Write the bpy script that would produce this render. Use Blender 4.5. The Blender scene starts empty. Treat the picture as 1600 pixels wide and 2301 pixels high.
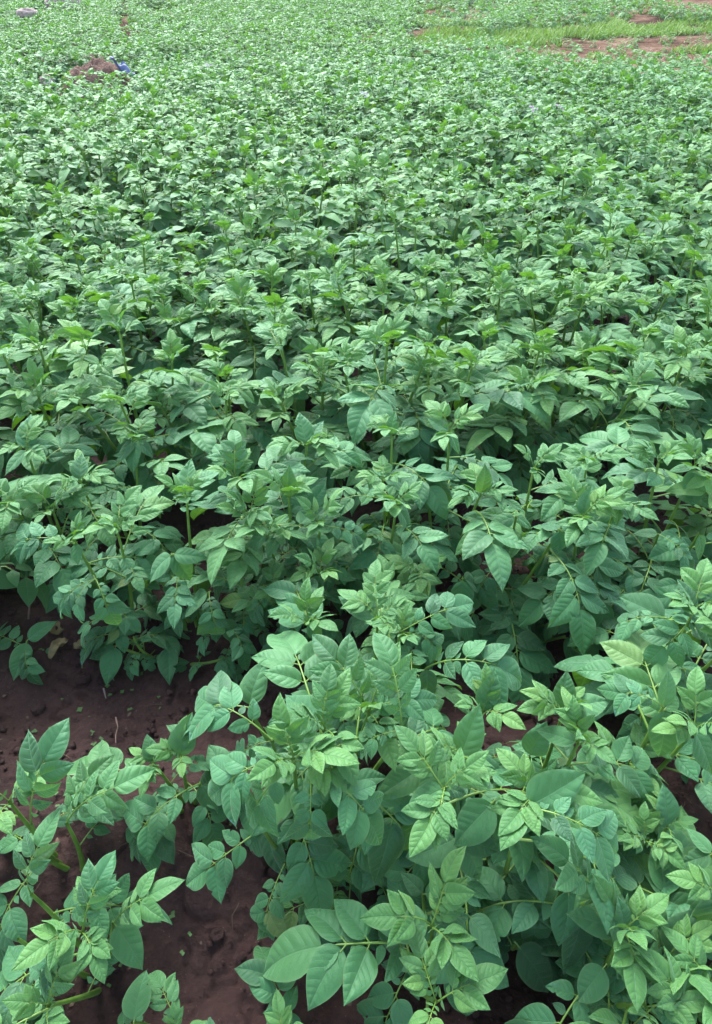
import bpy, math, random
import numpy as np
from mathutils import Matrix, Vector

# ------------------------------------------------------------------ camera, sky, sun, exposure
scene = bpy.context.scene
C = scene.collection
CAM_Z, PITCH, FPX = 1.55, math.radians(38.0), 1479.0
cd = bpy.data.cameras.new('camera')
cam = bpy.data.objects.new('camera', cd)
C.objects.link(cam)
cam.location = (0, 0, CAM_Z)
cam.rotation_euler = (math.radians(90) - PITCH, 0, 0)
cd.sensor_fit = 'HORIZONTAL'
cd.sensor_width = 36.0
cd.lens = 36.0 * FPX / 1600.0
cd.shift_y = -84.5 / 1600.0
cd.clip_start = 0.02
cd.clip_end = 500.0
scene.camera = cam

SUN_EL, SUN_AZ = math.radians(50), math.radians(-20)
w = bpy.data.worlds.new('World')
scene.world = w
w.use_nodes = True
nt = w.node_tree
bg = nt.nodes['Background']
sky = nt.nodes.new('ShaderNodeTexSky')
sky.sky_type = 'NISHITA'
sky.sun_disc = False
sky.sun_elevation = SUN_EL
sky.sun_rotation = SUN_AZ
sky.air_density = 1.0
sky.dust_density = 3.0
sky.ozone_density = 1.0
hs = nt.nodes.new('ShaderNodeHueSaturation')
hs.inputs['Saturation'].default_value = 0.75
nt.links.new(sky.outputs[0], hs.inputs['Color'])
nt.links.new(hs.outputs[0], bg.inputs['Color'])
bg.inputs['Strength'].default_value = 0.15
sd = bpy.data.lights.new('sun', 'SUN')
sd.energy = 1.4
sd.angle = math.radians(32)
sd.color = (0.96, 0.98, 1.0)
so = bpy.data.objects.new('sun', sd)
C.objects.link(so)
# direction towards the sun (high in front of the photographer, veiled by cloud)
sv = Vector((math.sin(SUN_AZ) * math.cos(SUN_EL), math.cos(SUN_AZ) * math.cos(SUN_EL), math.sin(SUN_EL)))
so.rotation_euler = sv.to_track_quat('Z', 'Y').to_euler()
so.location = (0, 0, 30)
scene.view_settings.view_transform = 'Standard'
scene.view_settings.look = 'None'
scene.view_settings.gamma = 1.0
scene.view_settings.exposure = 2.02
scene.render.engine = 'CYCLES'

# ------------------------------------------------------------------ numpy noise
def _hash(ix, iy, seed):
    n = (ix.astype(np.int64) * 374761393 + iy.astype(np.int64) * 668265263 + seed * 144269504) & 0x7fffffff
    n = (n ^ (n >> 13)) * 1274126177 & 0x7fffffff
    n = (n ^ (n >> 16)) * 2246822519 & 0x7fffffff
    return (n & 0xffff) / 65535.0

def vnoise(x, y, seed=0):
    ix = np.floor(x); iy = np.floor(y)
    fx = x - ix; fy = y - iy
    fx = fx * fx * fx * (fx * (fx * 6 - 15) + 10); fy = fy * fy * fy * (fy * (fy * 6 - 15) + 10)
    a = _hash(ix, iy, seed); b = _hash(ix + 1, iy, seed)
    c = _hash(ix, iy + 1, seed); d = _hash(ix + 1, iy + 1, seed)
    return (a + (b - a) * fx) * (1 - fy) + (c + (d - c) * fx) * fy

def fbm(x, y, seed=0, octv=4, gain=0.5):
    s = 0; a = 1.0; t = 0
    for k in range(octv):
        s = s + a * vnoise(x * (2.03 ** k) + 17.3 * k, y * (2.03 ** k) - 9.1 * k, seed + k)
        t += a; a *= gain
    return s / t

# ------------------------------------------------------------------ terrain
ROW_TILT = 0.05          # rows run to the right and slightly away
ROWS = [0.16, 0.74, 1.35, 1.93, 2.50, 3.08, 3.66, 4.25, 4.85, 5.45, 6.05, 6.65, 7.25, 7.85, 8.45, 9.05, 9.65, 10.25, 10.85, 11.45, 12.05]
def smooth(a, b, t):
    t = np.clip((t - a) / (b - a), 0, 1)
    return t * t * (3 - 2 * t)
def base_height(X, Y):
    X = np.asarray(X, float); Y = np.asarray(Y, float)
    d = np.maximum(Y - 10.0, 0)
    h = 0.052 * d * smooth(10.0, 14.0, Y) + 0.0011 * np.maximum(Y - 24, 0) ** 2
    return h
def row_y(i, X):
    return ROWS[i] + ROW_TILT * X + 0.05 * math.sin(X * 1.3 + i * 2.1)
def ridge(X, Y):
    v = Y - ROW_TILT * X - 0.03 * np.sin(X * 1.1)
    r = 0.5 + 0.5 * np.cos((v - 0.74) / 0.595 * 2 * math.pi)
    return 0.075 * r * (1 - smooth(12.2, 13.0, v))
def ground_h(X, Y):
    X = np.asarray(X, float); Y = np.asarray(Y, float)
    return base_height(X, Y) + ridge(X, Y)

# regions beyond the field, in metres
def inside(X, Y, poly):
    X = np.asarray(X, float); Y = np.asarray(Y, float); r = np.zeros(X.shape, bool)
    for (x0, y0), (x1, y1) in zip(poly, poly[1:] + poly[:1]):
        if y0 == y1: continue
        r ^= ((y0 > Y) != (y1 > Y)) & (X < (x1 - x0) * (Y - y0) / (y1 - y0) + x0)
    return r
FIELD_END = [(-9, 11.2), (-5.33, 11.64), (-4.23, 12.17), (-3.68, 12.76), (-2.2, 12.97), (-0.37, 13.04), (1.08, 12.7), (2.3, 12.0), (2.9, 11.5), (3.97, 11.0), (5.16, 10.7), (9, 10.1)]
def field_end(X): return np.interp(X, [p[0] for p in FIELD_END], [p[1] for p in FIELD_END])
RED = [(2.6, 14.3), (3.29, 15.24), (4.73, 15.79), (7.44, 16.5), (8.42, 16.62), (12, 17), (12, 9.4), (5.5, 10.1), (4.0, 10.6), (2.8, 11.8)]
GRASS_P = [(0.7, 14.2), (0.88, 15.2), (1.64, 16.3), (4.21, 17.9), (8.0, 19.2), (13, 20.3), (13, 17.4), (7.97, 16.6), (4.6, 15.6), (3.2, 14.9), (2.2, 13.9), (1.3, 13.6)]
PATH = [(-6.62, 22.6), (-6.32, 22.6), (-4.03, 14.1), (-4.24, 14.1)]
DITCH = [(-9, 11.6), (-9, 12.9), (-6.33, 13.35), (-4.7, 14.0), (-4.2, 13.6), (-6.15, 12.2)]
TOPBROWN = [(7.9, 27), (16, 27), (16, 18.4), (9.98, 18.87), (8.54, 19.2), (8.0, 20.8)]
SPARSE = [(1.71, 26), (7.81, 26), (7.8, 19.59), (4.21, 16.7), (1.64, 15.71), (1.31, 16.7)]
PATCHES = [(0.31, 15.9, .40, .6), (1.71, 16.2, .75, .85), (-4.86, 19.4, .6, .8), (-4.0, 19.7, .35, .45), (2.3, 20.4, .9, .5), (3.8, 21.4, .9, .5), (-6.5, 18.3, .35, .3), (-7.4, 20.1, .7, .8), (2.1, 18.2, 1.1, .7), (-7.1, 17.6, .5, .45)]
def in_patch(X, Y, grow=1.0):
    r = np.zeros(np.shape(X), bool)
    for px, py, a, b in PATCHES: r |= ((X - px) / (a * grow)) ** 2 + ((Y - py) / (b * grow)) ** 2 < 1
    return r
def dryness(X, Y):
    wx = X + 0.5 * (fbm(X * 1.3, Y * 1.3, 71, 3) - .5); wy = Y + 0.5 * (fbm(X * 1.3, Y * 1.3, 72, 3) - .5)
    d = inside(wx, wy, RED) | inside(wx, wy, TOPBROWN) | in_patch(wx, wy, 1.2) | inside(wx, wy, SPARSE)
    return np.where(d, 1.0, np.where(Y > 12.5, 0.2, 0.0))

# ------------------------------------------------------------------ materials
def new_mat(name):
    m = bpy.data.materials.new(name); m.use_nodes = True
    n = m.node_tree; n.nodes.clear()
    out = n.nodes.new('ShaderNodeOutputMaterial')
    return m, n, out
def N(n, t, **kw):
    x = n.nodes.new(t)
    for k, v in kw.items(): setattr(x, k, v)
    return x
def math_node(n, op, a, b=None, c=None, clamp=False):
    x = n.nodes.new('ShaderNodeMath'); x.operation = op; x.use_clamp = clamp
    for i, v in enumerate((a, b, c)):
        if v is None: continue
        if isinstance(v, (int, float)): x.inputs[i].default_value = v
        else: n.links.new(v, x.inputs[i])
    return x.outputs[0]
def mixc(n, fac, a, b, blend='MIX'):
    x = n.nodes.new('ShaderNodeMix'); x.data_type = 'RGBA'; x.blend_type = blend
    for s, v in ((x.inputs[0], fac), (x.inputs[6], a), (x.inputs[7], b)):
        if isinstance(v, (int, float)): s.default_value = v
        elif isinstance(v, tuple): s.default_value = (*v, 1) if len(v) == 3 else v
        else: n.links.new(v, s)
    return x.outputs[2]
def ramp(n, fac, stops):
    x = n.nodes.new('ShaderNodeValToRGB')
    while len(x.color_ramp.elements) < len(stops): x.color_ramp.elements.new(0.5)
    for e, (p, c) in zip(x.color_ramp.elements, stops):
        e.position = p; e.color = (*c, 1) if isinstance(c, tuple) else (c, c, c, 1)
    n.links.new(fac, x.inputs[0])
    return x.outputs[0]

def leaf_material():
    m, n, out = new_mat('potato_leaf')
    L = n.links.new
    at = N(n, 'ShaderNodeAttribute', attribute_name='leafdata')   # r age, g random, b distance to margin
    sep = N(n, 'ShaderNodeSeparateColor'); L(at.outputs['Color'], sep.inputs[0])
    age, rnd, marg = sep.outputs[0], sep.outputs[1], sep.outputs[2]
    uv = N(n, 'ShaderNodeUVMap', uv_map='UVMap')
    sx = N(n, 'ShaderNodeSeparateXYZ'); L(uv.outputs[0], sx.inputs[0])
    x = math_node(n, 'SUBTRACT', sx.outputs[0], 0.5)
    ax = math_node(n, 'ABSOLUTE', x)
    y = sx.outputs[1]
    # side veins
    q = math_node(n, 'MULTIPLY', at.outputs['Alpha'], 16.0)
    tri = math_node(n, 'PINGPONG', q, 0.5)                            # 0 on a vein
    side = math_node(n, 'SUBTRACT', 1.0, math_node(n, 'MULTIPLY', tri, 12.0), clamp=True)
    side = math_node(n, 'MULTIPLY', side, math_node(n, 'SUBTRACT', 1.0, math_node(n, 'POWER', marg, 3.0), clamp=True))
    mid = math_node(n, 'SUBTRACT', 1.0, math_node(n, 'MULTIPLY', ax, 60.0), clamp=True)
    vein = math_node(n, 'MAXIMUM', math_node(n, 'MULTIPLY', side, 0.55), mid)
    obi = N(n, 'ShaderNodeObjectInfo')
    osep = N(n, 'ShaderNodeSeparateColor'); L(obi.outputs['Color'], osep.inputs[0])     # red below 1: a younger, yellower plant
    age = math_node(n, 'ADD', age, math_node(n, 'SUBTRACT', 1.0, osep.outputs[0]), clamp=True)
    tc = N(n, 'ShaderNodeTexCoord')
    nz = N(n, 'ShaderNodeTexNoise'); nz.inputs['Scale'].default_value = 26; nz.inputs['Detail'].default_value = 3
    L(tc.outputs['Object'], nz.inputs['Vector'])
    # base colours
    r2 = math_node(n, 'FRACT', math_node(n, 'ADD', rnd, obi.outputs['Random']))
    mature = ramp(n, r2, [(0.0, (0.007, 0.048, 0.013)), (0.35, (0.018, 0.108, 0.031)), (0.75, (0.034, 0.158, 0.053)), (0.985, (0.056, 0.190, 0.084)), (1.0, (0.12, 0.14, 0.02))])
    young = ramp(n, r2, [(0.0, (0.058, 0.180, 0.028)), (0.6, (0.088, 0.220, 0.028)), (1.0, (0.120, 0.250, 0.026))])
    col = mixc(n, age, mature, young)
    col = mixc(n, math_node(n, 'MULTIPLY', nz.outputs['Fac'], 0.35), col, (0.016, 0.068, 0.026))
    vcol = mixc(n, 0.55, col, (0.10, 0.22, 0.10))
    col = mixc(n, math_node(n, 'MULTIPLY', vein, 0.6), col, vcol)
    edge = math_node(n, 'POWER', marg, 14.0)
    col = mixc(n, math_node(n, 'MULTIPLY', edge, 0.35), col, (0.17, 0.29, 0.12))
    # dried blue spray residue, in blotches towards the tips
    sp = N(n, 'ShaderNodeTexNoise'); sp.inputs['Scale'].default_value = 95; sp.inputs['Detail'].default_value = 5
    L(tc.outputs['Object'], sp.inputs['Vector'])
    sp2 = N(n, 'ShaderNodeTexNoise'); sp2.inputs['Scale'].default_value = 14
    L(tc.outputs['Object'], sp2.inputs['Vector'])
    spot = math_node(n, 'MULTIPLY', math_node(n, 'SUBTRACT', sp.outputs['Fac'], 0.5), 5.0, clamp=True)
    patch = math_node(n, 'MULTIPLY', math_node(n, 'SUBTRACT', sp2.outputs['Fac'], 0.56), 7.0, clamp=True)
    tipm = math_node(n, 'MULTIPLY', math_node(n, 'SUBTRACT', y, 0.25), 1.5, clamp=True)
    who = math_node(n, 'GREATER_THAN', rnd, 0.62)
    f = math_node(n, 'MULTIPLY', math_node(n, 'MULTIPLY', spot, patch), math_node(n, 'MULTIPLY', tipm, who))
    col = mixc(n, math_node(n, 'MULTIPLY', f, 0.75), col, (0.16, 0.36, 0.42))
    bn = N(n, 'ShaderNodeTexNoise'); bn.inputs['Scale'].default_value = 48; bn.inputs['Detail'].default_value = 4
    L(tc.outputs['Object'], bn.inputs['Vector'])
    bsp = math_node(n, 'MULTIPLY', math_node(n, 'SUBTRACT', math_node(n, 'MULTIPLY_ADD', edge, 0.10, bn.outputs['Fac']), 0.715), 25.0, clamp=True)
    col = mixc(n, math_node(n, 'MULTIPLY', bsp, 0.85), col, (0.075, 0.05, 0.02))
    # underside: paler and yellower
    geo = N(n, 'ShaderNodeNewGeometry')
    col = mixc(n, math_node(n, 'MULTIPLY', geo.outputs['Backfacing'], 0.85), col, (0.100, 0.245, 0.024))
    pr = N(n, 'ShaderNodeBsdfPrincipled')
    L(col, pr.inputs['Base Color'])
    rg = math_node(n, 'MULTIPLY_ADD', nz.outputs['Fac'], 0.25, 0.44)
    L(rg, pr.inputs['Roughness'])
    pr.inputs['Specular IOR Level'].default_value = 0.7
    pr.inputs['Specular Tint'].default_value = (0.64, 1.0, 0.80, 1)
    pr.inputs['Sheen Weight'].default_value = 0.38
    pr.inputs['Sheen Roughness'].default_value = 0.5
    pr.inputs['Sheen Tint'].default_value = (0.56, 1.0, 0.70, 1)
    fine = N(n, 'ShaderNodeTexVoronoi'); fine.inputs['Scale'].default_value = 420
    L(tc.outputs['Object'], fine.inputs['Vector'])
    hgt = math_node(n, 'MULTIPLY_ADD', fine.outputs['Distance'], 0.35, math_node(n, 'MULTIPLY', vein, -1.0))
    bp = N(n, 'ShaderNodeBump'); bp.inputs['Strength'].default_value = 0.6; bp.inputs['Distance'].default_value = 0.0016
    L(hgt, bp.inputs['Height']); L(bp.outputs[0], pr.inputs['Normal'])
    tr = N(n, 'ShaderNodeBsdfTranslucent')
    tcol = mixc(n, age, (0.15, 0.38, 0.012), (0.15, 0.37, 0.022))
    L(tcol, tr.inputs['Color'])
    ad = N(n, 'ShaderNodeMixShader'); L(math_node(n, 'MULTIPLY_ADD', age, 0.04, 0.20), ad.inputs[0])
    L(pr.outputs[0], ad.inputs[1]); L(tr.outputs[0], ad.inputs[2])
    L(ad.outputs[0], out.inputs['Surface'])
    return m

def stalk_material():
    m, n, out = new_mat('green_stalk')
    L = n.links.new
    tc = N(n, 'ShaderNodeTexCoord')
    nz = N(n, 'ShaderNodeTexNoise'); nz.inputs['Scale'].default_value = 30; nz.inputs['Detail'].default_value = 4
    L(tc.outputs['Object'], nz.inputs['Vector'])
    col = ramp(n, nz.outputs['Fac'], [(0.3, (0.085, 0.18, 0.025)), (0.6, (0.13, 0.25, 0.04)), (0.8, (0.18, 0.29, 0.07))])
    pr = N(n, 'ShaderNodeBsdfPrincipled'); L(col, pr.inputs['Base Color'])
    pr.inputs['Roughness'].default_value = 0.45
    L(pr.outputs[0], out.inputs['Surface'])
    return m

def soil_material(name, stops, scale=1.0, rough=0.8, bump=1.0):
    m, n, out = new_mat(name)
    L = n.links.new
    tc = N(n, 'ShaderNodeTexCoord')
    a = N(n, 'ShaderNodeTexNoise'); a.inputs['Scale'].default_value = 7 * scale; a.inputs['Detail'].default_value = 8; a.inputs['Roughness'].default_value = 0.62
    b = N(n, 'ShaderNodeTexNoise'); b.inputs['Scale'].default_value = 60 * scale; b.inputs['Detail'].default_value = 9; b.inputs['Roughness'].default_value = 0.75
    v = N(n, 'ShaderNodeTexVoronoi'); v.inputs['Scale'].default_value = 75 * scale
    for t in (a, b, v): L(tc.outputs['Object'], t.inputs['Vector'])
    f = math_node(n, 'MULTIPLY_ADD', b.outputs['Fac'], 0.5, math_node(n, 'MULTIPLY', a.outputs['Fac'], 0.5))
    col = ramp(n, f, stops)
    # pale grit and dead bits
    gn = N(n, 'ShaderNodeTexVoronoi'); gn.inputs['Scale'].default_value = 160 * scale
    L(tc.outputs['Object'], gn.inputs['Vector'])
    gs = N(n, 'ShaderNodeSeparateColor'); L(gn.outputs['Color'], gs.inputs[0])
    g = math_node(n, 'MULTIPLY', math_node(n, 'LESS_THAN', gn.outputs['Distance'], 0.22), math_node(n, 'GREATER_THAN', gs.outputs[0], 0.955))
    col = mixc(n, math_node(n, 'MULTIPLY', g, 0.55), col, (0.17, 0.13, 0.10))
    at = N(n, 'ShaderNodeAttribute', attribute_name='leafdata'); sp = N(n, 'ShaderNodeSeparateColor'); L(at.outputs['Color'], sp.inputs[0])
    c_ = N(n, 'ShaderNodeTexNoise'); c_.inputs['Scale'].default_value = 1.6; c_.inputs['Detail'].default_value = 7; c_.inputs['Roughness'].default_value = .7
    L(tc.outputs['Object'], c_.inputs['Vector'])
    dry = ramp(n, c_.outputs['Fac'], [(0.36, (0.065, 0.035, 0.024)), (0.5, (0.13, 0.080, 0.055)), (0.64, (0.21, 0.15, 0.105))])
    col = mixc(n, sp.outputs[0], col, dry)
    pr = N(n, 'ShaderNodeBsdfPrincipled'); L(col, pr.inputs['Base Color'])
    rr = math_node(n, 'MULTIPLY_ADD', a.outputs['Fac'], 0.4, rough - 0.25)
    L(math_node(n, 'MULTIPLY_ADD', sp.outputs[1], 0.45, rr, clamp=True), pr.inputs['Roughness'])
    L(math_node(n, 'MULTIPLY_ADD', sp.outputs[1], -0.27, 0.30), pr.inputs['Specular IOR Level'])
    h = math_node(n, 'ADD', math_node(n, 'MULTIPLY', b.outputs['Fac'], 1.0), math_node(n, 'MULTIPLY', v.outputs['Distance'], 0.35))
    bp = N(n, 'ShaderNodeBump'); bp.inputs['Strength'].default_value = 1.0 * bump; bp.inputs['Distance'].default_value = 0.010 / scale
    L(h, bp.inputs['Height']); L(bp.outputs[0], pr.inputs['Normal'])
    L(pr.outputs[0], out.inputs['Surface'])
    return m

def simple_material(name, c1, c2, scale=20, rough=0.7, transl=None, bump=0.3):
    m, n, out = new_mat(name)
    L = n.links.new
    tc = N(n, 'ShaderNodeTexCoord')
    nz = N(n, 'ShaderNodeTexNoise'); nz.inputs['Scale'].default_value = scale; nz.inputs['Detail'].default_value = 6
    L(tc.outputs['Object'], nz.inputs['Vector'])
    obi = N(n, 'ShaderNodeObjectInfo')
    col = ramp(n, nz.outputs['Fac'], [(0.3, c1), (0.7, c2)])
    pr = N(n, 'ShaderNodeBsdfPrincipled'); L(col, pr.inputs['Base Color'])
    pr.inputs['Roughness'].default_value = rough
    bp = N(n, 'ShaderNodeBump'); bp.inputs['Strength'].default_value = bump; bp.inputs['Distance'].default_value = 0.01
    L(nz.outputs['Fac'], bp.inputs['Height']); L(bp.outputs[0], pr.inputs['Normal'])
    if transl:
        tr = N(n, 'ShaderNodeBsdfTranslucent'); tr.inputs['Color'].default_value = (*transl, 1)
        mx = N(n, 'ShaderNodeMixShader'); mx.inputs[0].default_value = 0.3
        L(pr.outputs[0], mx.inputs[1]); L(tr.outputs[0], mx.inputs[2]); L(mx.outputs[0], out.inputs['Surface'])
    else:
        L(pr.outputs[0], out.inputs['Surface'])
    return m

LEAF = leaf_material()
STALK = stalk_material()
SOIL = soil_material('dark_field_soil', [(0.30, (0.017, 0.0075, 0.0070)), (0.50, (0.040, 0.0185, 0.0165)), (0.70, (0.070, 0.035, 0.030))], 1.0, 0.72)
RED_SOIL = soil_material('dry_red_soil', [(0.32, (0.07, 0.038, 0.028)), (0.5, (0.15, 0.086, 0.064)), (0.68, (0.25, 0.165, 0.125))], 0.35, 0.95)
STONE = simple_material('pale_stone', (0.09, 0.07, 0.062), (0.22, 0.185, 0.17), 9, 0.85)
PALE = simple_material('weathered_slab', (0.20, 0.15, 0.13), (0.36, 0.30, 0.28), 9, 0.85)
STRAW = simple_material('dry_straw', (0.10, 0.065, 0.045), (0.22, 0.15, 0.12), 40, 0.8)
TARP = simple_material('blue_plastic', (0.05, 0.085, 0.20), (0.09, 0.14, 0.28), 12, 0.5)
GRASS = simple_material('grass_blade', (0.14, 0.28, 0.045), (0.22, 0.38, 0.085), 1.5, 0.55, (0.16, 0.3, 0.03), 0.0)
WEED = simple_material('seedling_green', (0.04, 0.12, 0.025), (0.07, 0.17, 0.04), 30, 0.6, (0.1, 0.2, 0.03), 0.0)
PETAL = simple_material('pale_lilac_petal', (0.28, 0.24, 0.42), (0.42, 0.39, 0.52), 60, 0.6, (0.5, 0.45, 0.7), 0.0)
ANTHER = simple_material('yellow_anther', (0.55, 0.36, 0.03), (0.65, 0.45, 0.05), 60, 0.6)
OLD = simple_material('withered_leaf', (0.10, 0.085, 0.035), (0.19, 0.15, 0.07), 40, 0.8)

# ------------------------------------------------------------------ mesh helpers
class Geo:
    """verts, quads, uv per vertex, leafdata per vertex, material per face"""
    def __init__(s): s.v = []; s.f = []; s.uv = []; s.c = []; s.m = []; s.n = 0
    def add(s, v, f, uv=None, c=None, m=0):
        v = np.asarray(v, float).reshape(-1, 3); f = np.asarray(f, np.int64).reshape(-1, 4)
        k = len(v)
        s.v.append(v); s.f.append(f + s.n)
        s.uv.append(np.zeros((k, 2)) if uv is None else uv)
        c = np.zeros(3) if c is None else np.asarray(c, float)
        c = np.broadcast_to(c, (k, c.shape[-1]))
        s.c.append(c if c.shape[1] == 4 else np.concatenate([c, np.ones((k, 1))], 1))
        s.m.append(np.broadcast_to(np.asarray(m), (len(f),)))
        s.n += k
    def arrays(s):
        return (np.concatenate(s.v), np.concatenate(s.f), np.concatenate(s.uv), np.concatenate(s.c), np.concatenate(s.m))
    def add_geo(s, arr, M=None, c_shift=None):
        v, f, uv, c, m = arr
        if M is not None:
            A = np.array(M)[:3]; v = v @ A[:, :3].T + A[:, 3]
        if c_shift is not None:
            c = c.copy(); c[:, 1] = (c[:, 1] + c_shift) % 1.0
        s.v.append(v); s.f.append(f + s.n); s.uv.append(uv); s.c.append(c); s.m.append(m); s.n += len(v)

def to_mesh(name, g, mats, smooth_shade=True):
    v, f, uv, c, m = g.arrays() if isinstance(g, Geo) else g
    me = bpy.data.meshes.new(name)
    me.vertices.add(len(v)); me.vertices.foreach_set('co', v.astype(np.float32).ravel())
    me.loops.add(len(f) * 4); me.loops.foreach_set('vertex_index', f.astype(np.int32).ravel())
    me.polygons.add(len(f))
    me.polygons.foreach_set('loop_start', np.arange(len(f), dtype=np.int32) * 4)
    me.polygons.foreach_set('loop_total', np.full(len(f), 4, np.int32))
    me.polygons.foreach_set('material_index', m.astype(np.int32))
    me.polygons.foreach_set('use_smooth', np.full(len(f), smooth_shade))
    ul = me.uv_layers.new(name='UVMap')
    ul.data.foreach_set('uv', uv[f.ravel()].astype(np.float32).ravel())
    at = me.attributes.new('leafdata', 'FLOAT_COLOR', 'POINT')
    at.data.foreach_set('color', c.astype(np.float32).ravel())
    for x in mats: me.materials.append(x)
    me.update(calc_edges=True)
    return me

def grid_faces(nu, nv):
    i = np.arange(nu - 1)[:, None] * nv + np.arange(nv - 1)[None, :]
    return np.stack([i, i + 1, i + nv + 1, i + nv], -1).reshape(-1, 4)

OUT_T = np.array([0, .03, .08, .15, .25, .35, .45, .55, .65, .75, .84, .91, .96, 1.0])
OUT_W = np.array([0.02, .38, .64, .84, .98, 1.0, .96, .87, .735, .55, .355, .195, .09, 0.0])
_tt = np.linspace(0, 1, 201); _ww = np.interp(_tt, OUT_T, OUT_W)
_ww[3:-3] = np.convolve(_ww, np.ones(7) / 7, 'same')[3:-3]
def leaflet(rng, L, W, nl, nw, bend, fold, age):
    """one potato leaflet: base at origin, growing along +Y, upper face +Z"""
    t = np.linspace(0, 1, nl); s = np.linspace(-1, 1, nw)
    T, S = np.meshgrid(t, s, indexing='ij')
    w = np.interp(T, _tt, _ww) * W * 0.5
    asym = 1 + 0.08 * rng.uniform(-1, 1) * np.sign(S)
    if rng.random() < .14 and nl > 12:      # an insect-bitten notch
        t0 = rng.uniform(.3, .85); w = w * (1 - rng.uniform(.25, .5) * np.exp(-((T - t0) / .035) ** 2) * (S * rng.choice([-1, 1]) > 0))
    X = S * w * asym
    Y = T * L
    # margins wave a little
    ph = rng.uniform(0, 6.28, 4)
    aS = np.abs(S)
    fs = math.tan(fold)
    Z = fs * .85 * (np.sqrt(X * X + (0.03 * L) ** 2) - 0.03 * L) * (1 - 0.40 * aS)                       # V fold that eases out to the margin
    Z = Z + L * 0.016 * np.sin(T * 9 + ph[0] + (S > 0) * 1.7) * aS ** 2
    if nl > 12:
        xr = X / L
        nv = rng.uniform(5.6, 7.8)
        q = (T - np.abs(xr) * (rng.uniform(.45, .65) + 1.1 * np.abs(xr))) * nv + 0.35 * (S > 0)
        q = q + 0.22 * np.sin(q * 1.7 + ph[3] + (S > 0) * 2.0) + 3.0
        bulge = np.abs(np.sin(math.pi * q)) ** 0.7
        Z = Z + 0.024 * L * bulge * np.clip(aS * 3, 0, 1) * (1 - aS ** 4) * np.clip(T * 8, 0, 1) * np.clip((1 - T) * 5, 0, 1)
        Z = Z + 0.012 * L * np.sin(T * 5 + ph[1]) * np.sin(S * 3 + ph[2]) + 0.010 * L * (vnoise(T * 13 + ph[0] * 9, S * 5 + ph[1] * 7, 3) - .5) * aS
    # bend along the length (down) and slight twist / sideways sweep
    side = rng.uniform(-0.12, 0.12)
    k = bend
    if abs(k) < 1e-3: k = 1e-3
    ang = k * T ** 1.25
    ts = np.linspace(0, 1, 60); a_s = k * ts ** 1.25
    cy = np.concatenate([[0], np.cumsum((np.cos(a_s[1:]) + np.cos(a_s[:-1])) / 2 * np.diff(ts))]) * L
    cz = np.concatenate([[0], np.cumsum(-(np.sin(a_s[1:]) + np.sin(a_s[:-1])) / 2 * np.diff(ts))]) * L
    Yc = np.interp(T, ts, cy); Zc = np.interp(T, ts, cz)
    tw = rng.uniform(-0.35, 0.35) * T
    X2 = X * np.cos(tw) - Z * np.sin(tw) + side * L * T ** 2
    Z2 = X * np.sin(tw) + Z * np.cos(tw)
    Vx = X2; Vy = Yc + Z2 * np.sin(ang); Vz = Zc + Z2 * np.cos(ang)
    V = np.stack([Vx, Vy, Vz], -1).reshape(-1, 3)
    uv = np.stack([X / L + 0.5, T], -1).reshape(-1, 2)
    col = np.stack([np.full_like(T, age), np.full_like(T, rng.random()), aS, (q if nl > 12 else T * 6 + 3) / 16], -1).reshape(-1, 4)
    f = grid_faces(nl, nw)
    return V, f, uv, col

def tube(g, pts, radii, sides=6, c=(0, .5, 0), m=1):
    pts = np.asarray(pts, float); n = len(pts)
    T = np.gradient(pts, axis=0); T /= np.linalg.norm(T, axis=1)[:, None] + 1e-9
    ref = np.array([0.13, 0.31, 0.94]) if abs(T[0][2]) < 0.9 else np.array([1.0, 0.1, 0.0])
    B = np.cross(T, ref); B /= np.linalg.norm(B, axis=1)[:, None] + 1e-9
    Nn = np.cross(B, T)
    a = np.linspace(0, 2 * math.pi, sides + 1)
    r = np.asarray(radii, float)[:, None, None]
    ring = pts[:, None, :] + r * (np.cos(a)[None, :, None] * B[:, None, :] + np.sin(a)[None, :, None] * Nn[:, None, :])
    g.add(ring.reshape(-1, 3), grid_faces(n, sides + 1)[:, ::-1], None, c, m)

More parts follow.
